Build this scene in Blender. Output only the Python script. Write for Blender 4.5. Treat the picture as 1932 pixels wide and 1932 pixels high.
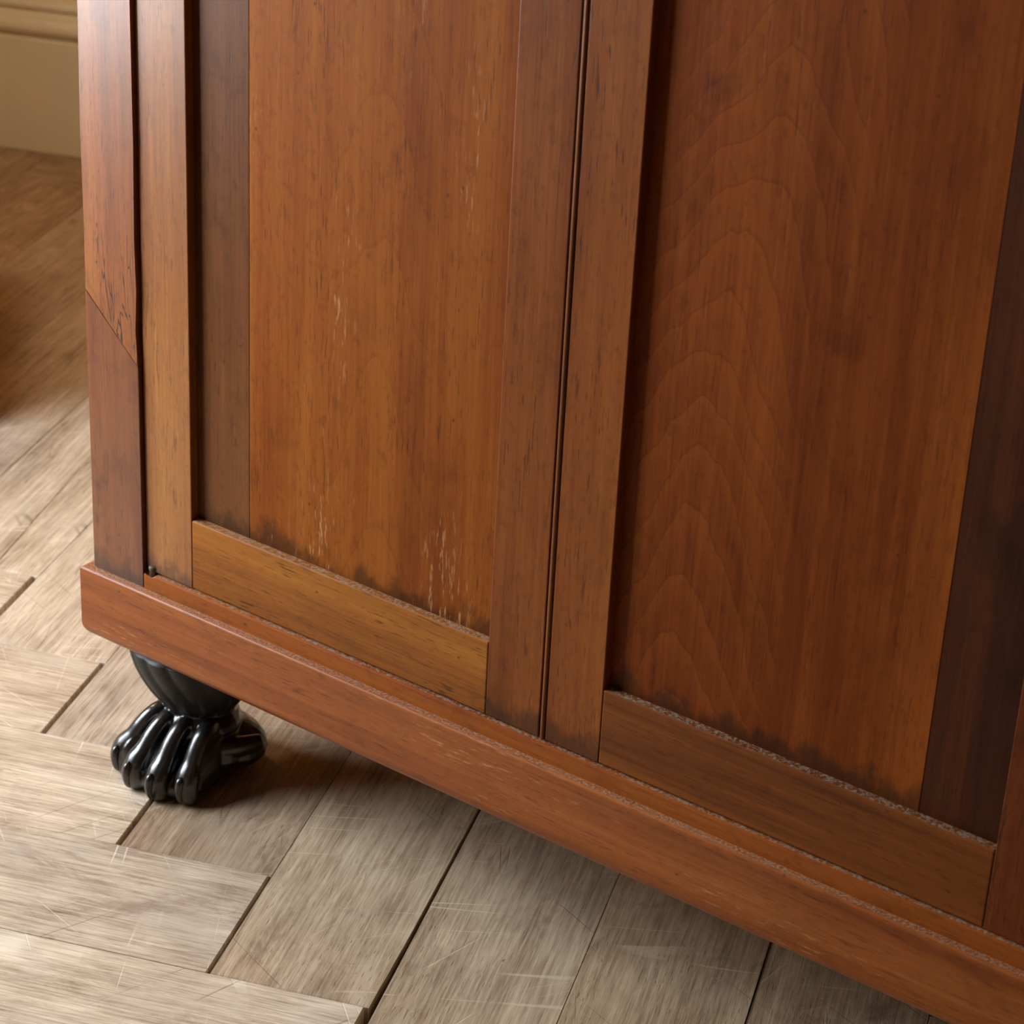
import bpy, bmesh, math, random
from mathutils import Vector, Matrix
from math import sin, cos, pi, sqrt

random.seed(7)
scn = bpy.context.scene
COL = scn.collection
for o in list(bpy.data.objects):
    bpy.data.objects.remove(o)

# ------------------------------------------------------------------ camera
cam_d = bpy.data.cameras.new('camera')
cam = bpy.data.objects.new('camera', cam_d)
COL.objects.link(cam)
scn.camera = cam
CAM = Vector((1.39113, -1.35943, 1.24467))
RX = Vector((0.804673, 0.591899, 0.046441))
RU = Vector((-0.301755, 0.340354, 0.890563))
RF = Vector((-0.511317, 0.730626, -0.452483))
m3 = Matrix((RX, RU, -RF)).transposed()
cam.matrix_world = Matrix.Translation(CAM) @ m3.to_4x4()
cam_d.sensor_width = 36.0
cam_d.lens = 4664.95 / 1932.0 * 36.0
cam_d.shift_x = 3.6 / 1932.0
cam_d.shift_y = -3.8 / 1932.0
cam_d.clip_start = 0.05
cam_d.dof.use_dof = True
cam_d.dof.focus_distance = 1.95
cam_d.dof.aperture_fstop = 12.0

# room axes: the room is turned PHI against the cabinet
PHI = 0.36018
EA = Vector((cos(PHI), sin(PHI), 0))
EB = Vector((-sin(PHI), cos(PHI), 0))
def AB(a, b, z=0.0):
    return EA * a + EB * b + Vector((0, 0, z))

# ------------------------------------------------------------------ world, windows' light, exposure
world = bpy.data.worlds.new('world')
scn.world = world
world.use_nodes = True
bg = world.node_tree.nodes['Background']
bg.inputs['Color'].default_value = (0.75, 0.85, 1.0, 1)
bg.inputs['Strength'].default_value = 0.6

ROOM_A0, ROOM_A1, ROOM_B0, ROOM_B1, ROOM_H = -0.97, 5.5, -6.0, 1.53, 3.2
WINDOWS = [(-0.64, 0.15), (-5.2, -4.41)]       # spans along b of the two windows in the left wall
SILL, HEAD = 0.28, 1.65
WPOWER = [50.0, 10.0]
for (b0, b1), pw in zip(WINDOWS, WPOWER):
    ld = bpy.data.lights.new('window_daylight', 'AREA')
    ld.shape = 'RECTANGLE'
    ld.size = (b1 - b0) - 0.12
    ld.size_y = (HEAD - SILL) - 0.12
    ld.energy = pw
    ld.color = (0.86, 0.935, 1.0)
    lo = bpy.data.objects.new('window_daylight', ld)
    COL.objects.link(lo)
    lo.location = AB(ROOM_A0 - 0.09, (b0 + b1) / 2, (SILL + HEAD) / 2)
    # light's -Z along +A
    zx = -EA
    yx = Vector((0, 0, 1))
    xx = yx.cross(zx)
    lo.matrix_world = Matrix.Translation(lo.location) @ Matrix((xx, yx, zx)).transposed().to_4x4()

scn.view_settings.view_transform = 'Standard'
scn.view_settings.look = 'None'
scn.view_settings.gamma = 1.0
scn.view_settings.use_curve_mapping = False
scn.view_settings.exposure = 0.38

# ------------------------------------------------------------------ helpers
def srgb(r, g, b):
    f = lambda c: (c / 255 / 12.92) if c <= 10 else ((c / 255 + 0.055) / 1.055) ** 2.4
    return (f(r), f(g), f(b), 1.0)

def link(name, me, mat, parent=None, smooth=False):
    o = bpy.data.objects.new(name, me)
    COL.objects.link(o)
    if mat is not None:
        me.materials.clear()
        me.materials.append(mat)
    if parent is not None:
        o.parent = parent
    if smooth:
        for p in me.polygons:
            p.use_smooth = True
    return o

def bm_obj(name, bm, mat, parent=None, smooth=False):
    me = bpy.data.meshes.new(name)
    bmesh.ops.recalc_face_normals(bm, faces=bm.faces)
    bm.to_mesh(me)
    bm.free()
    return link(name, me, mat, parent, smooth)

def empty(name, loc=(0, 0, 0)):
    o = bpy.data.objects.new(name, None)
    COL.objects.link(o)
    o.location = loc
    o.empty_display_size = 0.1
    return o

def box_bm(x0, x1, y0, y1, z0, z1, bev=0.0, seg=2, bm=None):
    own = bm is None
    if own:
        bm = bmesh.new()
    vs = [bm.verts.new(p) for p in ((x0, y0, z0), (x1, y0, z0), (x1, y1, z0), (x0, y1, z0),
                                    (x0, y0, z1), (x1, y0, z1), (x1, y1, z1), (x0, y1, z1))]
    fs = [bm.faces.new([vs[i] for i in f]) for f in
          ((0, 3, 2, 1), (4, 5, 6, 7), (0, 1, 5, 4), (1, 2, 6, 5), (2, 3, 7, 6), (3, 0, 4, 7))]
    if bev > 0:
        es = list({e for f in fs for e in f.edges})
        bmesh.ops.bevel(bm, geom=es, offset=bev, segments=seg, profile=0.5, affect='EDGES')
    return bm

def prism_bm(poly, ax, d0, d1, bev=0.0, bm=None):
    """extrude a 2D polygon along axis ax (0,1,2) from d0 to d1"""
    if bm is None:
        bm = bmesh.new()
    def P(p, d):
        v = list(p)
        v.insert(ax, d)
        return v
    lo = [bm.verts.new(P(p, d0)) for p in poly]
    hi = [bm.verts.new(P(p, d1)) for p in poly]
    n = len(poly)
    fs = [bm.faces.new(lo[::-1]), bm.faces.new(hi)]
    for i in range(n):
        fs.append(bm.faces.new((lo[i], lo[(i + 1) % n], hi[(i + 1) % n], hi[i])))
    if bev > 0:
        es = list({e for f in fs for e in f.edges})
        bmesh.ops.bevel(bm, geom=es, offset=bev, segments=2, profile=0.5, affect='EDGES')
    return bm

class NT:
    def __init__(self, name):
        self.mat = bpy.data.materials.new(name)
        self.mat.use_nodes = True
        self.t = self.mat.node_tree
        self.t.nodes.clear()
        self.out = self.n('ShaderNodeOutputMaterial')
        self.bsdf = self.n('ShaderNodeBsdfPrincipled')
        self.t.links.new(self.bsdf.outputs[0], self.out.inputs[0])
    def n(self, ty, **kw):
        nd = self.t.nodes.new(ty)
        for k, v in kw.items():
            setattr(nd, k, v)
        return nd
    def l(self, a, b):
        self.t.links.new(a, b)
    def set(self, inp, v):
        if hasattr(v, 'is_output') or isinstance(v, bpy.types.NodeSocket):
            self.l(v, inp)
        else:
            inp.default_value = v
    def mapping(self, vec, scale=(1, 1, 1), loc=(0, 0, 0), rot=(0, 0, 0)):
        m = self.n('ShaderNodeMapping')
        self.l(vec, m.inputs['Vector'])
        m.inputs['Scale'].default_value = scale
        m.inputs['Location'].default_value = loc
        m.inputs['Rotation'].default_value = rot
        return m.outputs[0]
    def noise(self, vec, scale=1.0, detail=3.0, rough=0.55, dist=0.0):
        t = self.n('ShaderNodeTexNoise')
        self.l(vec, t.inputs['Vector'])
        t.inputs['Scale'].default_value = scale
        t.inputs['Detail'].default_value = detail
        t.inputs['Roughness'].default_value = rough
        t.inputs['Distortion'].default_value = dist
        return t.outputs[0]
    def math(self, op, a, b=0.0, c=0.0, clamp=False):
        m = self.n('ShaderNodeMath', operation=op, use_clamp=clamp)
        self.set(m.inputs[0], a)
        self.set(m.inputs[1], b)
        self.set(m.inputs[2], c)
        return m.outputs[0]
    def smooth(self, v, lo, hi, o0=0.0, o1=1.0):
        m = self.n('ShaderNodeMapRange', interpolation_type='SMOOTHSTEP')
        self.set(m.inputs[0], v)
        m.inputs[1].default_value = lo
        m.inputs[2].default_value = hi
        m.inputs[3].default_value = o0
        m.inputs[4].default_value = o1
        return m.outputs[0]
    def ramp(self, v, stops):
        r = self.n('ShaderNodeValToRGB')
        self.l(v, r.inputs[0])
        els = r.color_ramp.elements
        while len(els) < len(stops):
            els.new(0.5)
        for e, (p, c) in zip(els, stops):
            e.position = p
            e.color = c
        return r.outputs[0]
    def mix(self, f, a, b, mode='MIX'):
        m = self.n('ShaderNodeMix', data_type='RGBA', blend_type=mode)
        self.set(m.inputs[0], f)
        self.set(m.inputs[6], a)
        self.set(m.inputs[7], b)
        return m.outputs[2]
    def sep(self, vec):
        s = self.n('ShaderNodeSeparateXYZ')
        self.l(vec, s.inputs[0])
        return s.outputs
    def bump(self, h, strength, dist):
        b = self.n('ShaderNodeBump')
        b.inputs['Strength'].default_value = strength
        b.inputs['Distance'].default_value = dist
        self.l(h, b.inputs['Height'])
        self.l(b.outputs[0], self.bsdf.inputs['Normal'])

def plain(name, col, rough=0.6, noise_amt=0.0, nscale=8.0, bump=0.0):
    m = NT(name)
    m.bsdf.inputs['Roughness'].default_value = rough
    tc = m.n('ShaderNodeTexCoord').outputs['Object']
    if noise_amt > 0:
        f = m.noise(tc, nscale, 5, 0.6)
        d = tuple(c * (1 - noise_amt) for c in col[:3]) + (1,)
        l = tuple(min(1, c * (1 + noise_amt)) for c in col[:3]) + (1,)
        m.l(m.ramp(f, [(0.3, d), (0.7, l)]), m.bsdf.inputs['Base Color'])
        if bump > 0:
            m.bump(f, bump, 0.002)
    else:
        m.bsdf.inputs['Base Color'].default_value = col
    return m.mat

WOODTONE = (0.60, 0.58, 0.34)
def wood(name, axis, dark, mid, light, seed=0.0, rough=0.45, coat=0.14, pores=0.5, blotch=0.35,
         arch=None, wear=0.0, distress=0.0, streak_s=30.0, speck=0.3, mul=(1, 1, 1), spec=0.14, grime=None):
    """old french-polished mahogany; object coordinates are metres"""
    m = NT(name)
    tone = lambda c: (c[0] * WOODTONE[0] * mul[0], c[1] * WOODTONE[1] * mul[1], c[2] * WOODTONE[2] * mul[2], 1.0)
    dark, mid, light = tone(dark), tone(mid), tone(light)
    tc = m.n('ShaderNodeTexCoord').outputs['Object']
    base = m.mapping(tc, (1, 1, 1), (seed * 1.37, seed * 0.71, seed * 2.11))
    def st(across, along):
        return m.mapping(base, (along, across, across) if axis == 'x' else (across, across, along))
    warp = m.noise(st(6, 2), 1.0, 2, 0.5)
    wv = m.n('ShaderNodeVectorMath', operation='MULTIPLY_ADD')
    streak = m.noise(st(streak_s, 1.1), 1.0, 4, 0.6, 0.5)
    broad = m.noise(st(9, 0.9), 1.0, 3, 0.5, 0.6)
    fibre = m.noise(st(420, 10), 1.0, 2, 0.6)
    blot = m.noise(st(11, 6), 1.0, 4, 0.6, 0.3)
    f = m.math('MULTIPLY', streak, 0.42)
    f = m.math('MULTIPLY_ADD', broad, 0.30, f)
    f = m.math('MULTIPLY_ADD', fibre, 0.16, f)
    f = m.math('MULTIPLY_ADD', blot, 0.12 + 0.0, f)
    col = m.ramp(f, [(0.36, dark), (0.50, mid), (0.64, light)])
    if arch is not None:
        # flame figure: stacked arches, sharp on the upper side and fading below
        x0, tilt, zt, k, step, amt, hw = arch
        s = m.sep(tc)
        wob = m.noise(m.mapping(tc, (14, 0, 5)), 1.0, 2, 0.5)
        wob2 = m.noise(m.mapping(tc, (45, 0, 10)), 1.0, 2, 0.5)
        cx = m.math('MULTIPLY_ADD', m.math('MAXIMUM', m.math('SUBTRACT', s[2], zt), 0.0), tilt, x0)
        dx = m.math('SUBTRACT', s[0], cx)
        dx = m.math('MULTIPLY_ADD', m.math('SUBTRACT', wob, 0.5), 0.05, dx)
        hyp = m.math('SQRT', m.math('MULTIPLY_ADD', dx, dx, 0.0006))
        u = m.math('MULTIPLY_ADD', hyp, k, s[2])
        u = m.math('MULTIPLY_ADD', m.math('SUBTRACT', wob2, 0.5), 0.035, u)
        uj = m.noise(m.mapping(tc, (0, 0, 3)), 1.0, 1, 0.5)
        u = m.math('MULTIPLY_ADD', uj, 0.12, u)
        fr = m.math('FRACT', m.math('DIVIDE', u, step))
        line = m.smooth(fr, 0.0, 0.10, 1.0, 0.0)
        line = m.math('MULTIPLY', line, m.smooth(fr, 0.985, 1.0, 1.0, 1.0))
        body = m.smooth(fr, 0.45, 1.0)
        mask = m.smooth(m.math('ABSOLUTE', dx), hw * 0.5, hw, 1.0, 0.0)
        mk = m.math('MULTIPLY', mask, amt)
        col = m.mix(m.math('MULTIPLY', body, m.math('MULTIPLY', mk, 0.55)), col, light)
        col = m.mix(m.math('MULTIPLY', line, m.math('MULTIPLY', mk, 0.6)), col, dark)
    # pores: short dark dashes along the grain
    po = m.noise(st(520, 42), 1.0, 2, 0.5)
    pm = m.smooth(po, 0.60, 0.70)
    pm = m.math('MULTIPLY', pm, m.smooth(m.noise(st(25, 8), 1.0, 2), 0.35, 0.65, 0.35, 1.0))
    col = m.mix(m.math('MULTIPLY', pm, pores), col, m.mix(0.25, (0.02, 0.008, 0.004, 1), dark))
    # fine mottling of the polish
    mo = m.noise(st(150, 70), 1.0, 4, 0.7, 0.3)
    col = m.mix(m.smooth(mo, 0.50, 0.72, 0.0, 0.28), col, tuple(c * 0.5 for c in dark[:3]) + (1,))
    # old blotches
    bl = m.smooth(m.noise(st(17, 11), 1.0, 4, 0.65, 0.4), 0.52, 0.75)
    col = m.mix(m.math('MULTIPLY', bl, blotch), col, tuple(c * 0.45 for c in dark[:3]) + (1,))
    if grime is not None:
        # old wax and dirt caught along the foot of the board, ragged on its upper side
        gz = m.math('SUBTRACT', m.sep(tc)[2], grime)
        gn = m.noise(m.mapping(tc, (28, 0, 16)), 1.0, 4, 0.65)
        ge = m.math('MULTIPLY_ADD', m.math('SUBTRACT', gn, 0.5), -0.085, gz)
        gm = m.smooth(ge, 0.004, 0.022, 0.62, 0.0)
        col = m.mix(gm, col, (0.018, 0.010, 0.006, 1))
    # small knocks and marks
    vo = m.n('ShaderNodeTexVoronoi')
    m.l(st(70, 55), vo.inputs['Vector'])
    vo.inputs['Scale'].default_value = 1.0
    vs = m.sep(vo.outputs['Color'])
    kn = m.math('MULTIPLY', m.smooth(vo.outputs['Distance'], 0.05, 0.12, 1, 0), m.math('GREATER_THAN', vs[0], 0.90))
    col = m.mix(m.math('MULTIPLY', kn, 0.6), col, (0.035, 0.018, 0.010, 1))
    rg = m.math('MULTIPLY_ADD', fibre, 0.12, rough - 0.06)
    if wear > 0:
        wn = m.smooth(m.noise(st(420, 60), 1.0, 2, 0.6), 0.56, 0.70)
        wmask = m.smooth(m.noise(st(16, 3.2), 1.0, 4, 0.65), 0.50, 0.68)
        w = m.math('MULTIPLY', m.math('MULTIPLY', wn, wmask), wear)
        col = m.mix(w, col, srgb(196, 148, 102))
        rg = m.math('MULTIPLY_ADD', w, 0.3, rg)
    h = m.math('MULTIPLY_ADD', pm, -0.6, m.math('MULTIPLY', fibre, 0.4))
    if distress > 0:
        cr = m.noise(st(60, 9), 1.0, 3, 0.6, 0.6)
        crack = m.smooth(m.math('ABSOLUTE', m.math('SUBTRACT', cr, 0.5)), 0.004, 0.016, 1, 0)
        cm = m.smooth(m.noise(st(22, 5), 1.0, 2), 0.55, 0.66)
        crk = m.math('MULTIPLY', m.math('MULTIPLY', crack, cm), distress)
        col = m.mix(crk, col, (0.02, 0.009, 0.006, 1))
        h = m.math('MULTIPLY_ADD', crk, -2.5, h)
    # dust settled on upward faces
    geo = m.n('ShaderNodeNewGeometry')
    nz = m.sep(geo.outputs['Normal'])[2]
    dn = m.noise(m.mapping(tc, (420, 420, 420)), 1.0, 3, 0.7)
    du = m.math('MULTIPLY', m.smooth(nz, 0.92, 0.995), m.smooth(dn, 0.42, 0.62))
    col = m.mix(m.math('MULTIPLY', du, 0.52), col, srgb(172, 158, 140))
    rg = m.math('MULTIPLY_ADD', du, 0.35, rg)
    h = m.math('MULTIPLY_ADD', du, 1.2, h)
    m.l(col, m.bsdf.inputs['Base Color'])
    m.l(rg, m.bsdf.inputs['Roughness'])
    m.bsdf.inputs['Specular IOR Level'].default_value = spec
    m.bsdf.inputs['Coat Weight'].default_value = coat
    m.bsdf.inputs['Coat Roughness'].default_value = 0.26
    m.bump(h, 0.22, 0.0006)
    return m.mat

# ------------------------------------------------------------------ materials
M = {}
M['stile_corner'] = wood('mahogany_corner_stile', 'z', srgb(110, 56, 34), srgb(160, 88, 54), srgb(186, 112, 70), 1.0, distress=0.9, blotch=0.5, coat=0.6, spec=0.28, mul=(1.15, 1.25, 1.22))
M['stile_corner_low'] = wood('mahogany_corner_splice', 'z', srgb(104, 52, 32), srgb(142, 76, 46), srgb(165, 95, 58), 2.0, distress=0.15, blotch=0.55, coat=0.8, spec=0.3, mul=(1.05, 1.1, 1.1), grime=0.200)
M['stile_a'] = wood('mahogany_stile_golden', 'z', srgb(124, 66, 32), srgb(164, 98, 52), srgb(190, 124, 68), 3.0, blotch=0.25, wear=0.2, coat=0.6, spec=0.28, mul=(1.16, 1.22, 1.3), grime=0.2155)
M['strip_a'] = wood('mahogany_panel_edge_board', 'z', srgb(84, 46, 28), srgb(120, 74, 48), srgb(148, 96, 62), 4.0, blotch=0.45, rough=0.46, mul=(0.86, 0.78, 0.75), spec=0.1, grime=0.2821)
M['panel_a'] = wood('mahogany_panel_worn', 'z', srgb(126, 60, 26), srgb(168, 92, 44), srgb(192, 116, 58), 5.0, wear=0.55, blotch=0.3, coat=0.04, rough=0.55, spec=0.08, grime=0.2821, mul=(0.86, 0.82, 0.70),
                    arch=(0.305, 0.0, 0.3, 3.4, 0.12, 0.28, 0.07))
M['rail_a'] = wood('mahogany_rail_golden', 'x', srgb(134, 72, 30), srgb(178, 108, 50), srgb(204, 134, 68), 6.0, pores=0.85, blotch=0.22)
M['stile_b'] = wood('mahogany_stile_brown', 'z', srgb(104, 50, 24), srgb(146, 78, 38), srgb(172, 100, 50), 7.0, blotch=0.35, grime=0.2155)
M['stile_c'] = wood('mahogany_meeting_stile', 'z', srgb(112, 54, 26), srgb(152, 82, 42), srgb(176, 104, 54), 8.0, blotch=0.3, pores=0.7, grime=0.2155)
M['bead'] = wood('mahogany_bead', 'z', srgb(104, 56, 32), srgb(150, 88, 52), srgb(176, 112, 70), 9.0, blotch=0.3)
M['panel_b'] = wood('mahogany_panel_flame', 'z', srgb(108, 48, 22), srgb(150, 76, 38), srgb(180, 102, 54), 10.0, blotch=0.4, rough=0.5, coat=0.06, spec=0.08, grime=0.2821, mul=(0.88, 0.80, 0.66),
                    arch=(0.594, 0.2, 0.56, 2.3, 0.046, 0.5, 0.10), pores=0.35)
M['strip_b'] = wood('mahogany_panel_dark_board', 'z', srgb(70, 30, 16), srgb(104, 50, 28), srgb(134, 70, 38), 11.0, blotch=0.5, coat=0.1, mul=(0.62, 0.62, 0.55))
M['rail_b'] = wood('mahogany_rail_brown', 'x', srgb(106, 54, 26), srgb(150, 84, 42), srgb(178, 108, 56), 12.0, blotch=0.4)
M['stile_d'] = wood('mahogany_stile_knotty', 'z', srgb(84, 36, 18), srgb(126, 60, 30), srgb(160, 84, 42), 13.0, blotch=0.75, distress=0.8)
M['plinth'] = wood('mahogany_plinth', 'x', srgb(132, 66, 32), srgb(172, 96, 50), srgb(198, 124, 72), 14.0, blotch=0.25, wear=0.45, streak_s=40, coat=0.4, mul=(1.08, 1.05, 1.2))
M['board'] = wood('mahogany_base_board', 'x', srgb(124, 58, 26), srgb(168, 88, 42), srgb(192, 112, 56), 15.0, blotch=0.4)
M['carcass'] = wood('mahogany_carcass', 'z', srgb(104, 52, 28), srgb(140, 76, 40), srgb(165, 96, 52), 16.0)
M['hinge'] = plain('dull_brass_hinge', srgb(92, 80, 60), 0.6, 0.35, 300, 0.3)
M['hinge'].node_tree.nodes['Principled BSDF'].inputs['Metallic'].default_value = 0.6
M['dark_gap'] = plain('dark_inner_wood', srgb(52, 34, 22), 0.8, 0.2, 20)

m = NT('ebonised_wood')
tc = m.n('ShaderNodeTexCoord').outputs['Object']
n1 = m.noise(tc, 260, 4, 0.65)
n2 = m.noise(tc, 55, 3, 0.6)
wm = m.math('MULTIPLY', m.smooth(n1, 0.58, 0.68), m.smooth(n2, 0.48, 0.62))
m.l(m.mix(wm, (0.010, 0.009, 0.009, 1), (0.075, 0.055, 0.022, 1)), m.bsdf.inputs['Base Color'])
m.l(m.math('MULTIPLY_ADD', n2, 0.18, 0.20), m.bsdf.inputs['Roughness'])
m.bsdf.inputs['Specular IOR Level'].default_value = 0.75
m.bsdf.inputs['Coat Weight'].default_value = 0.35
m.bsdf.inputs['Coat Roughness'].default_value = 0.2
m.bump(n1, 0.08, 0.0008)
M['ebony'] = m.mat
M['ebony_dull'] = plain('ebonised_wood_dull', (0.012, 0.011, 0.010, 1), 0.5, 0.3, 120, 0.2)
M['ebony_dull'].node_tree.nodes['Principled BSDF'].inputs['Specular IOR Level'].default_value = 0.35

# oak floor blocks: UV metres, u along the grain, every block has its own offset
def oak(name, mul, stain=0.5, seed=0.0, grey=0.4):
    m = NT(name)
    uvn = m.mapping(m.n('ShaderNodeUVMap').outputs[0], (1, 1, 1), (seed, seed * 1.7, 0))
    def uvm(su, sv, rot=0.0):
        return m.mapping(uvn, (su, sv, 1), (0, 0, 0), (0, 0, rot))
    st1 = m.noise(uvm(1.5, 30), 1.0, 4, 0.6, 0.9)
    st2 = m.noise(uvm(10, 260), 1.0, 3, 0.65, 0.2)
    st3 = m.noise(uvm(30, 700), 1.0, 2, 0.6)
    bl = m.noise(uvm(13, 22), 1.0, 5, 0.65, 0.4)
    f = m.math('MULTIPLY', st1, 0.22)
    f = m.math('MULTIPLY_ADD', st2, 0.30, f)
    f = m.math('MULTIPLY_ADD', st3, 0.24, f)
    f = m.math('MULTIPLY_ADD', bl, 0.24, f)
    t3 = lambda r, g, b: tuple(c * k for c, k in zip(srgb(r, g, b)[:3], mul)) + (1,)
    col = m.ramp(f, [(0.38, t3(128, 107, 86)), (0.5, t3(180, 160, 138)), (0.62, t3(214, 196, 174))])
    # dark open pores
    po = m.smooth(m.noise(uvm(60, 620), 1.0, 3, 0.6), 0.57, 0.68)
    pmask = m.smooth(m.noise(uvm(6, 12), 1.0, 3, 0.6), 0.38, 0.62)
    pp = m.math('MULTIPLY', po, pmask)
    col = m.mix(m.math('MULTIPLY', pp, 0.6), col, t3(92, 66, 46))
    # grey worn patches and brown stains
    ws = m.smooth(m.noise(uvm(9, 14), 1.0, 5, 0.7, 0.5), 0.50, 0.70)
    col = m.mix(m.math('MULTIPLY', ws, grey), col, t3(172, 160, 146))
    bs = m.smooth(m.noise(uvm(7.3, 13), 1.0, 6, 0.72, 0.9), 0.53, 0.70)
    col = m.mix(m.math('MULTIPLY', bs, stain), col, t3(112, 82, 60))
    hs = None
    for i, (ro, su, sv, th, am) in enumerate(((0.5, 0.9, 22, 0.008, 0.5), (-0.9, 1.1, 20, 0.007, 0.45), (1.35, 0.8, 26, 0.008, 0.5), (-0.2, 1.2, 30, 0.007, 0.45), (0.95, 1.4, 40, 0.009, 0.4))):
        nn = m.noise(m.mapping(m.mapping(uvn, (1, 1, 1), (3.1 * i, 1.7 * i, 0), (0, 0, ro)), (su, sv, 1)), 1.0, 0.0, 0.5, 0.0)
        ln = m.smooth(m.math('ABSOLUTE', m.math('SUBTRACT', nn, 0.5)), th * 0.3, th, 1, 0)
        mk = m.smooth(m.noise(m.mapping(uvn, (9, 9, 1), (5.3 * i, 2.9 * i, 0)), 1.0, 2), 0.52, 0.66)
        sc = m.math('MULTIPLY', ln, mk)
        col = m.mix(m.math('MULTIPLY', sc, am), col, t3(226, 212, 192) if i % 2 == 0 else t3(92, 66, 46))
        hs = sc if hs is None else m.math('ADD', hs, sc)
    vo = m.n('ShaderNodeTexVoronoi')
    m.l(m.mapping(uvn, (20, 30, 1)), vo.inputs['Vector'])
    vo.inputs['Scale'].default_value = 1.0
    vc = m.sep(vo.outputs['Color'])
    dd = m.math('MULTIPLY_ADD', m.math('SUBTRACT', m.noise(uvm(300, 300), 1.0, 3), 0.5), 0.30, vo.outputs['Distance'])
    wsp = m.math('MULTIPLY', m.smooth(dd, 0.02, 0.09, 1, 0), m.math('GREATER_THAN', vc[1], 0.93))
    col = m.mix(m.math('MULTIPLY', wsp, 0.7), col, srgb(226, 220, 212))
    dsp = m.math('MULTIPLY', m.smooth(dd, 0.0, 0.06, 1, 0), m.math('LESS_THAN', vc[1], 0.08))
    col = m.mix(m.math('MULTIPLY', dsp, 0.7), col, srgb(58, 38, 26))
    m.l(col, m.bsdf.inputs['Base Color'])
    m.l(m.math('MULTIPLY_ADD', bl, 0.25, 0.42), m.bsdf.inputs['Roughness'])
    m.bsdf.inputs['Specular IOR Level'].default_value = 0.35
    hh = m.math('MULTIPLY_ADD', pp, -0.9, m.math('MULTIPLY', st2, 0.6))
    hh = m.math('MULTIPLY_ADD', hs, -0.6, hh)
    m.bump(hh, 0.35, 0.0008)
    return m.mat
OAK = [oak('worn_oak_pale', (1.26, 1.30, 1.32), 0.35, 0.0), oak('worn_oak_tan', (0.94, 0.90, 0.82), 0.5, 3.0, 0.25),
       oak('worn_oak_grey', (1.10, 1.13, 1.16), 0.5, 7.0, 0.5), oak('worn_oak_brown', (0.88, 0.80, 0.68), 0.6, 11.0, 0.3)]
OAK_DARK = oak('stained_oak_dark', (0.72, 0.66, 0.60), 0.75, 17.0, 0.25)
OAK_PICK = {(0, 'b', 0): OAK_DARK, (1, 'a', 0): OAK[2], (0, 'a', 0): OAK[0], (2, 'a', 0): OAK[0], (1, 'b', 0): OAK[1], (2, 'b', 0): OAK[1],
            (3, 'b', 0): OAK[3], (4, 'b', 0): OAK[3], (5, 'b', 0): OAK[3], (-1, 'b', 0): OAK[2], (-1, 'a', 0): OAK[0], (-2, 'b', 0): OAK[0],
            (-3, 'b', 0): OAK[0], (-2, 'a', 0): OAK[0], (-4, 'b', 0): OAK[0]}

M['subfloor'] = plain('dark_subfloor', srgb(38, 24, 15), 0.9, 0.3, 30)
M['wall'] = plain('ochre_wall_paint', srgb(204, 146, 60), 0.7, 0.06, 5, 0.05)
M['skirting'] = plain('old_cream_paint', srgb(232, 224, 196), 0.5, 0.05, 6, 0.05)
M['ceiling'] = plain('cream_ceiling', srgb(190, 172, 136), 0.8, 0.03, 4)
M['white'] = plain('white_window_paint', srgb(226, 220, 206), 0.45, 0.04, 12)

def tag(o, label, cat, group=None):
    o['label'] = label
    o['category'] = cat
    if group:
        o['group'] = group
    return o
def struct(o, label, cat):
    o['kind'] = 'structure'
    o['label'] = label
    o['category'] = cat
    return o

# ------------------------------------------------------------------ room shell (built in room axes, turned by PHI)
def room(o):
    o.rotation_euler = (0, 0, PHI)
    return o
T = 0.25
floor = room(bm_obj('floor', box_bm(ROOM_A0, ROOM_A1, ROOM_B0, ROOM_B1, -0.12, -0.021), M['subfloor']))
struct(floor, 'worn oak herringbone block floor with open dark joints', 'floor')
room(struct(bm_obj('ceiling', box_bm(ROOM_A0 - T, ROOM_A1 + T, ROOM_B0 - T, ROOM_B1 + T, ROOM_H, ROOM_H + 0.1), M['ceiling']), 'plain cream ceiling', 'ceiling'))
room(struct(bm_obj('wall_back', box_bm(ROOM_A0 - T, ROOM_A1 + T, ROOM_B1, ROOM_B1 + T, -0.12, ROOM_H), M['wall']), 'ochre painted wall behind the cabinet above cream skirting', 'wall'))
room(struct(bm_obj('wall_front', box_bm(ROOM_A0 - T, ROOM_A1 + T, ROOM_B0 - T, ROOM_B0, -0.12, ROOM_H), M['wall']), 'ochre painted wall opposite the cabinet', 'wall'))
room(struct(bm_obj('wall_right', box_bm(ROOM_A1, ROOM_A1 + T, ROOM_B0, ROOM_B1, -0.12, ROOM_H), M['wall']), 'ochre painted wall on the right', 'wall'))
bm = bmesh.new()
edges = sorted([ROOM_B0] + [v for w in WINDOWS for v in w] + [ROOM_B1])
box_bm(ROOM_A0 - T, ROOM_A0, ROOM_B0, ROOM_B1, -0.12, SILL, bm=bm)
box_bm(ROOM_A0 - T, ROOM_A0, ROOM_B0, ROOM_B1, HEAD, ROOM_H, bm=bm)
for i in range(0, len(edges), 2):
    box_bm(ROOM_A0 - T, ROOM_A0, edges[i], edges[i + 1], SILL, HEAD, bm=bm)
room(struct(bm_obj('wall_left', bm, M['wall']), 'ochre painted wall with two tall windows', 'wall'))
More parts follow.
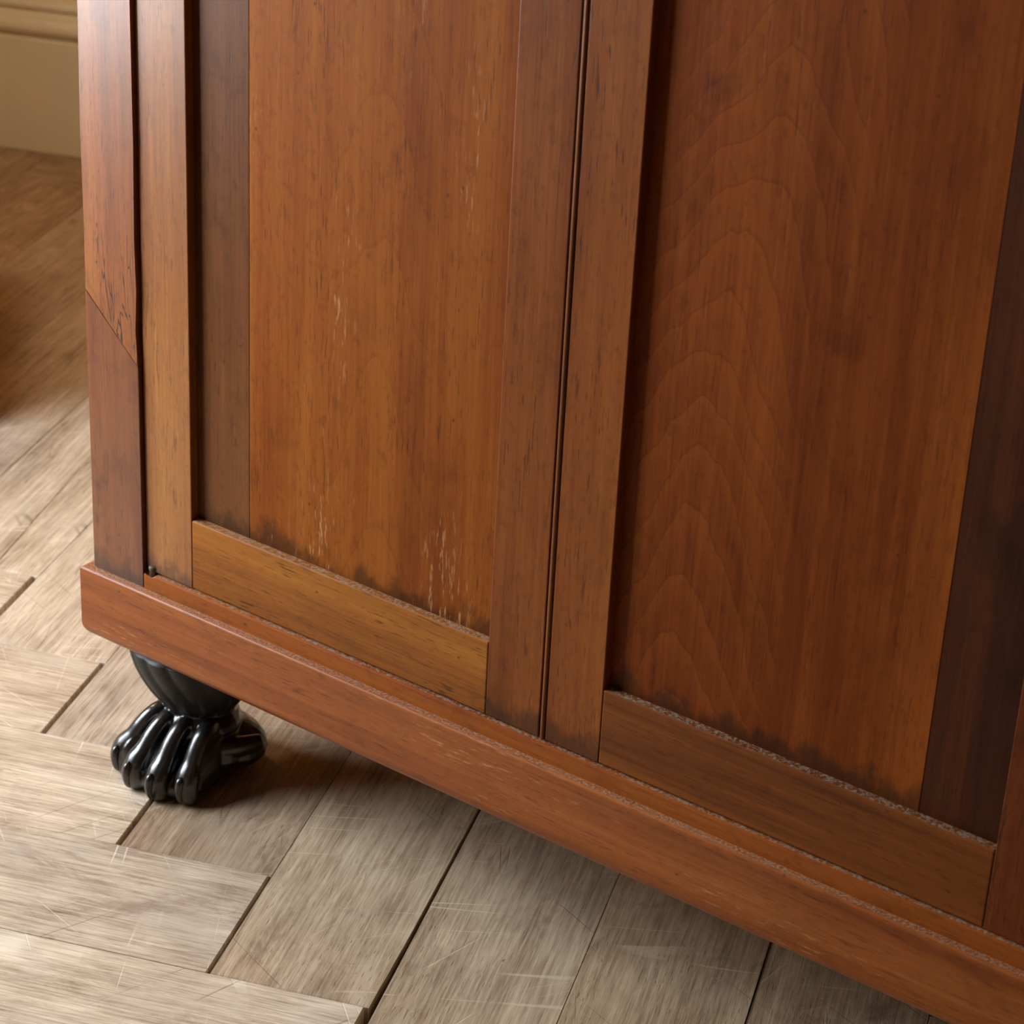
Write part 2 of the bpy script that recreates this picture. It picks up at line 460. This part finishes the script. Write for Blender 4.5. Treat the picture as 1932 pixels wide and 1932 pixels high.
for i, (b0, b1) in enumerate(WINDOWS):
    bm = bmesh.new()
    x0, x1 = ROOM_A0 - 0.07, ROOM_A0 - 0.02
    for (u0, u1, z0, z1) in ((b0, b0 + 0.06, SILL, HEAD), (b1 - 0.06, b1, SILL, HEAD), (b0, b1, SILL, SILL + 0.08),
                             (b0, b1, HEAD - 0.06, HEAD), (b0, b1, (SILL + HEAD) / 2 - 0.025, (SILL + HEAD) / 2 + 0.025)):
        box_bm(x0, x1, u0, u1, z0, z1, bm=bm)
    w = room(struct(bm_obj('window_%d' % (i + 1), bm, M['white']), 'white painted sash window in the left wall', 'window'))
    for k in (1, 2):
        u = b0 + (b1 - b0) * k / 3
        bar = bm_obj('glazing_bar', box_bm(x0 + 0.01, x1 - 0.01, u - 0.012, u + 0.012, SILL + 0.08, HEAD - 0.06), M['white'], w)
    bm_obj('window_sill', box_bm(ROOM_A0 - 0.02, ROOM_A0 + 0.05, b0 - 0.04, b1 + 0.04, SILL - 0.035, SILL, 0.006), M['white'], w)

# skirting boards: moulded profile (out from the wall, height)
SK = [(0, 0), (0.018, 0), (0.018, 0.172), (0.012, 0.176), (0.011, 0.181), (0.022, 0.184), (0.0255, 0.190), (0.025, 0.197), (0.021, 0.205),
      (0.013, 0.209), (0.009, 0.213), (0.010, 0.218), (0.015, 0.220), (0.0165, 0.225), (0.014, 0.231), (0.006, 0.235), (0, 0.237)]
def skirting(name, fn, L0, L1, label):
    bm = bmesh.new()
    a = [bm.verts.new(fn(L0, o, z)) for o, z in SK]
    b = [bm.verts.new(fn(L1, o, z)) for o, z in SK]
    for i in range(len(SK)):
        j = (i + 1) % len(SK)
        bm.faces.new((a[i], a[j], b[j], b[i]))
    bm.faces.new(a)
    bm.faces.new(b[::-1])
    return room(struct(bm_obj(name, bm, M['skirting']), label, 'skirting'))
skirting('baseboard_back', lambda t, o, z: (t, ROOM_B1 - o, z), ROOM_A0, ROOM_A1, 'tall cream moulded skirting board behind the cabinet')
skirting('baseboard_left', lambda t, o, z: (ROOM_A0 + o, t, z), ROOM_B0, ROOM_B1 - 0.03, 'cream moulded skirting board under the windows')
skirting('baseboard_right', lambda t, o, z: (ROOM_A1 - o, t, z), ROOM_B0, ROOM_B1 - 0.03, 'cream moulded skirting board on the right')

# ------------------------------------------------------------------ herringbone oak blocks
W0 = 0.1395
L = 5 * W0
A_M = {-2: -0.2035, -1: -0.0670, 0: 0.0710, 1: 0.2104, 2: 0.3505, 3: 0.4919, 4: 0.6342}
B_M = {-3: 0.2914, -2: 0.1549, -1: 0.0179, 0: -0.1247, 1: -0.2660}
def ga(k):
    if k in A_M: return A_M[k]
    return A_M[-2] + (k + 2) * W0 if k < -2 else A_M[4] + (k - 4) * W0
def gb(k):
    if k in B_M: return B_M[k]
    return B_M[-3] - (k + 3) * W0 if k < -3 else B_M[1] - (k - 1) * W0
GAP = {-2: 0.0065, -1: 0.0045, 0: 0.0042, 1: 0.0027, 2: 0.0085}
blocks = []      # (centre, list of polygons in a,b, long axis)
for mm in range(-8, 9):
    s = mm * L
    for k in range(-60, 60):
        main = mm == 0
        g = GAP.get(k, 0.003) if main else random.choice((0.0008, 0.0025, 0.004))
        j = 0.00035
        # along a
        a0, a1, b0, b1 = ga(k) - L + s + j, ga(k) + s - g, gb(k) + s + j, gb(k - 1) + s - j
        blocks.append((((a0 + a1) / 2, (b0 + b1) / 2), [[(a0, b0), (a1, b0), (a1, b1), (a0, b1)]], 'a', k, mm))
        # along b
        a0, a1, b0, b1 = ga(k) + s + j, ga(k + 1) + s - j, gb(k) + s + j, gb(k) + L + s - 0.0012
        polys = [[(a0, b0), (a1, b0), (a1, b1), (a0, b1)]]
        if main and k == 1:
            polys = [[(a0, b0), (a1 - 0.0045, b0), (a1 - 0.0022, b0 + 0.11), (a1 - 0.0010, b0 + 0.29), (a1, b1), (a0, b1)]]
        if main and k == -3:
            c0, c1 = (-0.2560, b0), (-0.2946, b1)
            e = 0.0006
            polys = [[(a0, b0), (c0[0] - e, b0), (c1[0] - e * 0.3, b1), (a0, b1)], [(c0[0] + e, b0), (a1, b0), (a1, b1), (c1[0] + e * 0.3, b1)]]
        blocks.append((((a0 + a1) / 2, (b0 + b1) / 2), polys, 'b', k, mm))

def clip(poly):
    """cut the polygon to the room rectangle"""
    for (ax, lim, sgn) in ((0, ROOM_A0, 1), (0, ROOM_A1, -1), (1, ROOM_B0, 1), (1, ROOM_B1, -1)):
        out = []
        n = len(poly)
        for i in range(n):
            p, q = poly[i], poly[(i + 1) % n]
            ip, iq = sgn * (p[ax] - lim) >= 0, sgn * (q[ax] - lim) >= 0
            if ip: out.append(p)
            if ip != iq:
                t = (lim - p[ax]) / (q[ax] - p[ax])
                out.append((p[0] + (q[0] - p[0]) * t, p[1] + (q[1] - p[1]) * t))
        poly = out
        if len(poly) < 3: return None
    ar = sum(poly[i][0] * poly[(i + 1) % len(poly)][1] - poly[(i + 1) % len(poly)][0] * poly[i][1] for i in range(len(poly)))
    return poly if abs(ar) > 2e-4 else None

FOC = (0.0, 0.15)
blocks.sort(key=lambda t: (t[0][0] - FOC[0]) ** 2 + (t[0][1] - FOC[1]) ** 2)
UVOFF = {}
def block_bm(bm, polys, ax, off, dz):
    uvl = bm.loops.layers.uv.verify()
    for poly in polys:
        bev = 0.0007
        n = len(poly)
        cx = sum(p[0] for p in poly) / n
        cy = sum(p[1] for p in poly) / n
        def ins(p):
            d = math.hypot(cx - p[0], cy - p[1])
            return (p[0] + (cx - p[0]) / d * bev * 1.4, p[1] + (cy - p[1]) / d * bev * 1.4)
        rings = [[bm.verts.new((p[0], p[1], -0.0205)) for p in poly],
                 [bm.verts.new((p[0], p[1], dz - bev)) for p in poly],
                 [bm.verts.new((*ins(p), dz)) for p in poly]]
        fs = [bm.faces.new(rings[2])]
        for r in range(2):
            for i in range(n):
                q = (i + 1) % n
                fs.append(bm.faces.new((rings[r][i], rings[r][q], rings[r + 1][q], rings[r + 1][i])))
        for f in fs:
            for lp in f.loops:
                x, y = lp.vert.co.x, lp.vert.co.y
                if ax == 'a':
                    lp[uvl].uv = (x - cx + off[0], y - cy + off[1])
                else:
                    lp[uvl].uv = (y - cy + off[0], -(x - cx) + off[1])
count = 0
rest = bmesh.new()
for (c, polys, ax, k, mm) in blocks:
    polys = [p for p in (clip(p) for p in polys) if p]
    if not polys: continue
    off = (random.uniform(-40, 40), random.uniform(-40, 40))
    dz = random.uniform(-0.0007, 0.0003)
    if count < 280:
        bm = bmesh.new()
        block_bm(bm, polys, ax, off, dz)
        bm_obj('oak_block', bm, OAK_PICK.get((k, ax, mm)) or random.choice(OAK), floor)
        count += 1
    else:
        block_bm(rest, polys, ax, off, dz)
if rest.verts:
    r = bm_obj('oak_blocks', rest, OAK[1], floor)
    r['kind'] = 'stuff'
else:
    rest.free()

# ------------------------------------------------------------------ the cabinet
CW, CD = 0.973, 0.43                 # carcass width and depth
ZP0, ZP1, ZB1, ZR = 0.1285, 0.200, 0.2155, 0.2821
DOORTOP, CTOP = 1.02, 1.08
YB = -0.004                          # front of corner stiles and base board; doors at y = 0
DP = 0.0082                          # panels lie this far behind the door frames
cab = empty('mahogany_cabinet')
tag(cab, 'old mahogany cabinet with two panelled doors standing on carved black paw feet', 'cabinet')

# plinth: profile (outward offset, z) run round the four sides with mitred corners
prof = []
r = 0.016
for i in range(9):
    a = pi / 2 * i / 8
    prof.append((-r + r * sin(a), ZP0 + r - r * cos(a)))
e = 0.0028
for i in range(9):
    a = pi / 2 * i / 8
    prof.append((-e + e * cos(a), ZP1 - e + e * sin(a)))
prof += [(-0.030, ZP1), (-0.030, ZP0)]
def ring(o, z):
    p = 0.0095 + o
    f = 0.0123 + o
    return [(-p, -f, z), (CW + p, -f, z), (CW + p, CD + o, z), (-p, CD + o, z)]
bm = bmesh.new()
rs = [[bm.verts.new(c) for c in ring(o, z)] for o, z in prof]
n = len(rs)
for i in range(n):
    j = (i + 1) % n
    for s in range(4):
        t = (s + 1) % 4
        bm.faces.new((rs[i][s], rs[i][t], rs[j][t], rs[j][s]))
pl = bm_obj('plinth', bm, M['plinth'], cab)

# carcass
carc = bm_obj('carcass_side', box_bm(0.001, 0.022, 0.018, CD - 0.012, ZP1, CTOP - 0.03), M['carcass'], cab)
bm_obj('carcass_side', box_bm(CW - 0.022, CW - 0.001, 0.018, CD - 0.012, ZP1, CTOP - 0.03), M['carcass'], cab)
bm_obj('back_board', box_bm(0.001, CW - 0.001, CD - 0.012, CD, ZP0 + 0.02, CTOP - 0.03), M['carcass'], cab)
bm_obj('bottom_board', box_bm(0.022, CW - 0.022, 0.022, CD - 0.012, ZP0 + 0.03, ZB1 - 0.002), M['carcass'], cab)
bm_obj('cabinet_top', box_bm(-0.018, CW + 0.018, -0.03, CD + 0.002, CTOP - 0.03, CTOP, 0.006), M['carcass'], cab)
bm_obj('top_rail', box_bm(0.0595, CW - 0.0595, YB, 0.018, DOORTOP + 0.002, CTOP - 0.03, 0.001), M['board'], cab)

# base board between the corner stiles, with the notch for the pivot hinge at its left end
x0, x1 = 0.0595, CW - 0.0595
poly = [(x0, ZP1 - 0.004), (x1, ZP1 - 0.004), (x1, ZB1), (x0 + 0.0135, ZB1), (x0 + 0.0115, ZB1 - 0.0010), (x0 + 0.009, ZB1 - 0.0038), (x0 + 0.003, ZB1 - 0.0028), (x0, ZB1 - 0.0006)]
bm_obj('base_board', prism_bm(poly, 1, YB, 0.022, 0.0014), M['board'], cab)

# left corner stile: old upper length spliced to a newer foot along a slanting joint
s0, s1 = 0.0, 0.0592
J0, J1 = 0.4620, 0.4080
gp = 0.00018
up = [(s0 + 0.0015, CTOP - 0.03), (s0, 0.75), (s0 + 0.0022, 0.70), (s0 + 0.0004, 0.60), (s0 + 0.0012, 0.52), (s0 + 0.0002, J0 + gp),
      (s1 - 0.0006, J1 + gp), (s1 - 0.0010, 0.415), (s1 - 0.0022, 0.44), (s1 - 0.0004, 0.475), (s1 - 0.0014, 0.52), (s1, 0.60), (s1, CTOP - 0.03)]
lo = [(s0, ZP1), (s1, ZP1), (s1, J1 - gp), (s0, J0 - gp)]
bm_obj('corner_stile', prism_bm(up, 1, YB, 0.018, 0.0007), M['stile_corner'], cab)
o = bm_obj('corner_stile_splice', prism_bm(lo, 1, YB, 0.018, 0.0006), M['stile_corner_low'], cab)
o['label'] = 'smooth newer wood spliced in at the foot of the stile'
bm_obj('corner_stile', box_bm(CW - s1, CW, YB, 0.018, ZP1, CTOP - 0.03, 0.0008), M['stile_d'], cab)

def door(xa, xb, xs, xt, seam, mats, bead=None):
    """xa,xb outer edges; xs,xt inner edges of the two stiles; seam: joint in the panel"""
    z0, z1 = ZB1 + 0.0014, DOORTOP
    d = bm_obj('door', box_bm(xa + 0.004, xb - 0.004, DP + 0.0075, DP + 0.0115, z0 + 0.01, z1 - 0.01), M['dark_gap'], cab)
    bm_obj('stile', box_bm(xa, xs, 0.0, 0.021, z0, z1, 0.0008), mats['l'], d)
    bm_obj('stile', box_bm(xt, xb, 0.0, 0.021, z0, z1, 0.0008), mats['r'], d)
    g = 0.00015
    bm_obj('rail', box_bm(xs + g, xt - g, 0.0, 0.021, z0, ZR, 0.0016, 4), mats['rail'], d)
    bm_obj('rail', box_bm(xs + g, xt - g, 0.0, 0.021, z1 - 0.066, z1, 0.0010), mats['rail'], d)
    zt = z1 - 0.066
    bm_obj('panel_board', box_bm(xs - 0.002, seam - 0.00012, DP, DP + 0.007, ZR - 0.003, zt + 0.003, 0.0004), mats['pl'], d)
    bm_obj('panel_board', box_bm(seam + 0.00012, xt + 0.002, DP + mats.get('dy', 0.0), DP + 0.007, ZR - 0.003, zt + 0.003, 0.0004), mats['pr'], d)
    # dusty fillet of old wax where the panel meets the bottom rail
    if bead:
        bm = bmesh.new()
        bx0, bx1 = bead
        w = bx1 - bx0
        pts = [(bx0, 0.010), (bx0, 0.0012)]
        for i in range(9):
            a = pi - pi * i / 8
            pts.append((bx0 + 0.0003 + (w - 0.0011) / 2 * (1 + cos(a)), 0.0010 - 0.0019 * sin(a)))
        pts += [(bx1 - 0.0006, 0.0022), (bx1, 0.0022), (bx1, 0.010)]
        vs0 = [bm.verts.new((p[0], p[1], z0)) for p in pts]
        vs1 = [bm.verts.new((p[0], p[1], z1)) for p in pts]
        for i in range(len(pts)):
            j = (i + 1) % len(pts)
            bm.faces.new((vs0[i], vs0[j], vs1[j], vs1[i]))
        bm.faces.new(vs0)
        bm.faces.new(vs1[::-1])
        bm_obj('bead', bm, M['bead'], d)
    return d
dl = door(0.0606, 0.4775, 0.11315, 0.4261, 0.1713,
          dict(l=M['stile_a'], r=M['stile_b'], rail=M['rail_a'], pl=M['strip_a'], pr=M['panel_a']))
dr = door(0.4839, 0.9124, 0.5340, 0.8612, 0.7974,
          dict(l=M['stile_c'], r=M['stile_d'], rail=M['rail_b'], pl=M['panel_b'], pr=M['strip_b'], dy=0.0003), bead=(0.4784, 0.4838))
dl['label'] = 'left door with worn orange-brown panel'
dr['label'] = 'right door with arched flame figure in the panel'

# pivot hinge: small dull knuckle at the foot of the left door
def lathe(bm, prof, c, seg=20, phase=0.0):
    rs = []
    for rr, z in prof:
        rs.append([bm.verts.new((c[0] + rr * cos(2 * pi * i / seg), c[1] + rr * sin(2 * pi * i / seg), z)) for i in range(seg)])
    for a, b in zip(rs, rs[1:]):
        for i in range(seg):
            j = (i + 1) % seg
            bm.faces.new((a[i], a[j], b[j], b[i]))
    bm.faces.new(rs[0][::-1])
    bm.faces.new(rs[-1])
bm = bmesh.new()
hz = ZB1 - 0.0035
lathe(bm, [(0.0032, hz), (0.0036, hz + 0.001), (0.0036, hz + 0.0055), (0.0041, hz + 0.0062), (0.0042, hz + 0.0085), (0.0036, hz + 0.0098), (0.0015, hz + 0.0103)], (0.0668, 0.0012))
hg = bm_obj('pivot_hinge', bm, M['hinge'], dl, True)
hg['label'] = 'small dull metal pivot hinge'

# ------------------------------------------------------------------ paw foot (local origin under the bowl centre)
def sweep(bm, pts, seg=14):
    """pts: (centre, half width x, half height) -> tube with elliptical section"""
    rings = []
    for i, (c, rx, rz) in enumerate(pts):
        a = pts[max(i - 1, 0)][0]
        b = pts[min(i + 1, len(pts) - 1)][0]
        t = (Vector(b) - Vector(a)).normalized()
        x = Vector((1, 0, 0))
        x = (x - t * x.dot(t)).normalized()
        u = t.cross(x)
        rings.append([bm.verts.new(Vector(c) + x * rx * cos(2 * pi * k / seg) + u * rz * sin(2 * pi * k / seg)) for k in range(seg)])
    for a, b in zip(rings, rings[1:]):
        for i in range(seg):
            j = (i + 1) % seg
            bm.faces.new((a[i], a[j], b[j], b[i]))
    bm.faces.new(rings[0][::-1])
    bm.faces.new(rings[-1])

def interp(pts, n):
    """Catmull-Rom through (x,y,z,rx,rz)"""
    out = []
    P = [pts[0]] + pts + [pts[-1]]
    for i in range(1, len(P) - 2):
        for s in range(n):
            t = s / n
            v = []
            for d in range(5):
                p0, p1, p2, p3 = P[i - 1][d], P[i][d], P[i + 1][d], P[i + 2][d]
                v.append(0.5 * (2 * p1 + (p2 - p0) * t + (2 * p0 - 5 * p1 + 4 * p2 - p3) * t * t + (3 * p1 - p0 - 3 * p2 + p3) * t ** 3))
            out.append(v)
    out.append(list(pts[-1]))
    return [((v[0], v[1], v[2]), v[3], v[4]) for v in out]

def ellipsoid(bm, c, r, seg=24):
    ret = bmesh.ops.create_uvsphere(bm, u_segments=seg, v_segments=seg // 2, radius=1.0)
    for v in ret['verts']:
        v.co = Vector((c[0] + v.co.x * r[0], c[1] + v.co.y * r[1], c[2] + v.co.z * r[2]))

FX, FY = 0.071, 0.055                 # bowl centre in cabinet coordinates
# toes in cabinet coordinates: knuckle x,y and tip x,y
TOES = [(0.0455, 0.016, 0.0285, -0.0140), (0.0625, 0.010, 0.0555, -0.0275), (0.0835, 0.010, 0.0840, -0.0285), (0.1060, 0.016, 0.1085, -0.0160)]
bm = bmesh.new()
L1 = lambda a, b, t: a + (b - a) * t
for i, (kx, ky, tx, ty) in enumerate(TOES):
    kx -= FX; tx -= FX; ky -= FY
    ty = ty - FY + 0.0095
    # crest of the toe: knuckle, hollow, second knuckle, then straight down to the floor
    pts = [(L1(kx, 0, 0.35), ky + 0.032, 0.0500, 0.0085, 0.0100),
           (L1(kx, 0, 0.10), ky + 0.014, 0.0570, 0.0085, 0.0085),
           (kx, ky + 0.002, 0.0560, 0.0080, 0.0080),
           (L1(kx, tx, 0.30), L1(ky, ty, 0.28), 0.0470, 0.0084, 0.0080),
           (L1(kx, tx, 0.60), L1(ky, ty, 0.58), 0.0355, 0.0092, 0.0082),
           (L1(kx, tx, 0.90), L1(ky, ty, 0.86), 0.0265, 0.0112, 0.0094),
           (tx, ty, 0.0170, 0.0122, 0.0096),
           (tx, ty + 0.0010, 0.0080, 0.0124, 0.0090),
           (tx, ty + 0.0030, 0.0020, 0.0108, 0.0074)]
    sweep(bm, interp(pts, 7))
    # flesh filling the toe below its crest
    w = 0.0128
    pts = [(L1(kx, 0, 0.2), ky + 0.036, 0.025, w, 0.025), (kx, ky + 0.012, 0.027, w, 0.027),
           (L1(kx, tx, 0.45), L1(ky, ty, 0.45), 0.0205, w * 0.95, 0.0205), (L1(kx, tx, 0.85), L1(ky, ty, 0.80), 0.0135, w * 1.0, 0.0135)]
    sweep(bm, interp(pts, 6))
ellipsoid(bm, (0.000, -0.052, 0.010), (0.046, 0.024, 0.016))
ellipsoid(bm, (0.004, -0.008, 0.026), (0.050, 0.038, 0.030))
ellipsoid(bm, (0.006, 0.010, 0.024), (0.055, 0.040, 0.0235))
ellipsoid(bm, (0.002, -0.006, 0.050), (0.040, 0.036, 0.022))
# ankle and collar behind the toes
bmc = bmesh.new()
lathe(bm, [(0.040, 0.030), (0.037, 0.045), (0.033, 0.060), (0.036, 0.070)], (0.0, 0.0), 32)
# heel flange running back to the right and left
sweep(bm, interp([(0.030, -0.030, 0.036, 0.010, 0.010), (0.048, -0.006, 0.036, 0.009, 0.010), (0.056, 0.016, 0.034, 0.006, 0.008)], 6))
sweep(bm, interp([(-0.030, -0.030, 0.036, 0.010, 0.010), (-0.046, -0.006, 0.036, 0.009, 0.010), (-0.052, 0.016, 0.034, 0.006, 0.008)], 6))
bmc.free()
for v in bm.verts:
    if v.co.z < 0.0006:
        v.co.z = 0.0006
tmp_me = bpy.data.meshes.new('paw_tmp')
bm.to_mesh(tmp_me)
bm.free()
tmp = bpy.data.objects.new('paw_tmp', tmp_me)
COL.objects.link(tmp)
md = tmp.modifiers.new('r', 'REMESH')
md.mode = 'VOXEL'
md.voxel_size = 0.0010
ms = tmp.modifiers.new('s', 'SMOOTH')
ms.factor = 0.5
ms.iterations = 4
dg = bpy.context.evaluated_depsgraph_get()
paw_me = bpy.data.meshes.new_from_object(tmp.evaluated_get(dg))
paw_me.name = 'paw'
bpy.data.objects.remove(tmp)
bpy.data.meshes.remove(tmp_me)

# gadrooned bowl above the paw
def bowl_mesh():
    bm = bmesh.new()
    SEG, LOB = 192, 16
    prof = [(0.0300, 0.058), (0.0310, 0.062), (0.0360, 0.068), (0.0425, 0.076), (0.0495, 0.086), (0.0555, 0.097), (0.0605, 0.109), (0.0635, 0.120), (0.0645, 0.1300)]
    NP = 28
    rs = []
    for k in range(NP + 1):
        t = k / NP * (len(prof) - 1)
        i = min(int(t), len(prof) - 2)
        q = t - i
        rr = prof[i][0] * (1 - q) + prof[i + 1][0] * q
        z = prof[i][1] * (1 - q) + prof[i + 1][1] * q
        row = []
        for s in range(SEG):
            th = 2 * pi * s / SEG
            tw = th + 0.55 * (z - 0.06) / 0.07          # lobes lean a little
            lob = abs(sin(tw * LOB / 2)) ** 0.6
            am = 0.0030 * min(1.0, (z - 0.056) / 0.02)
            row.append(bm.verts.new(((rr - am + am * lob) * cos(th), (rr - am + am * lob) * sin(th), z)))
        rs.append(row)
    for a, b in zip(rs, rs[1:]):
        for i in range(SEG):
            j = (i + 1) % SEG
            bm.faces.new((a[i], a[j], b[j], b[i]))
    bm.faces.new(rs[0][::-1])
    bm.faces.new(rs[-1])
    me = bpy.data.meshes.new('fluted_bowl')
    bmesh.ops.recalc_face_normals(bm, faces=bm.faces)
    bm.to_mesh(me)
    bm.free()
    return me
bowl_me = bowl_mesh()
def claw_mesh(tx, ty):
    bm = bmesh.new()
    x, y = tx - FX, ty - FY
    pts = [(x, y + 0.0060, 0.0275, 0.0014, 0.0016), (x, y + 0.0025, 0.0260, 0.0034, 0.0036), (x, y + 0.0005, 0.0205, 0.0040, 0.0042),
           (x, y + 0.0004, 0.0140, 0.0036, 0.0040), (x, y + 0.0018, 0.0075, 0.0028, 0.0032), (x, y + 0.0042, 0.0030, 0.0016, 0.0018), (x, y + 0.0056, 0.0018, 0.0005, 0.0006)]
    sweep(bm, interp(pts, 5))
    me = bpy.data.meshes.new('claw')
    bmesh.ops.recalc_face_normals(bm, faces=bm.faces)
    bm.to_mesh(me)
    bm.free()
    return me
claw_mes = [claw_mesh(tx, ty) for (_, _, tx, ty) in TOES]
for (x, y, sx, rz) in ((FX, FY, 1, 0), (CW - FX, FY, -1, 0), (FX, CD - FY, -1, pi), (CW - FX, CD - FY, 1, pi)):
    ft = link('paw_foot', paw_me, M['ebony'], cab, True)
    ft.location = (x, y, 0)
    ft.scale = (sx, 1, 1)
    ft.rotation_euler = (0, 0, rz)
    ft['label'] = 'carved black lion paw foot'
    link('fluted_bowl', bowl_me, M['ebony_dull'], ft, True)
    for cm in claw_mes:
        link('claw', cm, M['ebony'], ft, True)

# ------------------------------------------------------------------ sideboard added outside the view to cast the far-left floor shadow
def shadow_cupboard():
    h = 0.40
    t = empty('added_shadow_cupboard', AB(-0.695, 0.656, 0.0))
    t.rotation_euler = (0, 0, PHI + 0.452)
    tag(t, 'added low brown cupboard, unseen, placed to shade the far-left floor', 'cupboard')
    w, d = 0.17, 0.20
    bm_obj('base', box_bm(-w, w, -d, d, 0.0, 0.09, 0.004), M['carcass'], t)
    bm_obj('body', box_bm(-w + 0.012, w - 0.012, -d + 0.012, d - 0.005, 0.09, h - 0.03, 0.002), M['carcass'], t)
    bm_obj('top', box_bm(-w - 0.01, w + 0.01, -d - 0.01, d, h - 0.03, h, 0.006), M['carcass'], t)
    for k in range(1):
        x0 = -w + 0.03
        x1 = w - 0.03
        dr = bm_obj('door', box_bm(x0, x1, -d - 0.002, -d + 0.014, 0.12, h - 0.06, 0.003), M['stile_b'], t)
        bm = bmesh.new()
        lathe(bm, [(0.006, 0.0), (0.006, 0.012), (0.014, 0.018), (0.014, 0.026), (0.008, 0.030)], (0, 0), 20)
        kn = bm_obj('knob', bm, M['hinge'], dr, True)
        kn.location = (x1 - 0.04, -d - 0.002, 0.2)
        kn.rotation_euler = (pi / 2, 0, 0)
shadow_cupboard()

# invented glow lifting the dark back-left corner, on the sideboard, outside the picture
def added_fill_lamp():
    t = empty('added_fill_lamp', AB(-0.71, 0.66, 0.40))
    tag(t, 'added unseen glowing globe on a brass stem, brightening the back-left corner', 'lamp')
    bm = bmesh.new()
    lathe(bm, [(0.08, 0.0), (0.082, 0.006), (0.07, 0.018), (0.022, 0.03)], (0, 0), 32)
    bm_obj('base', bm, M['hinge'], t)
    bm = bmesh.new()
    lathe(bm, [(0.011, 0.03), (0.009, 0.2), (0.009, 0.56), (0.03, 0.575), (0.03, 0.585)], (0, 0), 20)
    bm_obj('stem', bm, M['hinge'], t)
    gm = NT('fill_glow_globe')
    gm.bsdf.inputs['Base Color'].default_value = (0.9, 0.85, 0.7, 1)
    gm.bsdf.inputs['Emission Color'].default_value = (1.0, 0.78, 0.50, 1)
    gm.bsdf.inputs['Emission Strength'].default_value = FILL_GLOW
    bm = bmesh.new()
    ellipsoid(bm, (0, 0, 0.66), (0.085, 0.085, 0.085), 32)
    bm_obj('globe', bm, gm.mat, t, True)
FILL_GLOW = 36.0
added_fill_lamp()
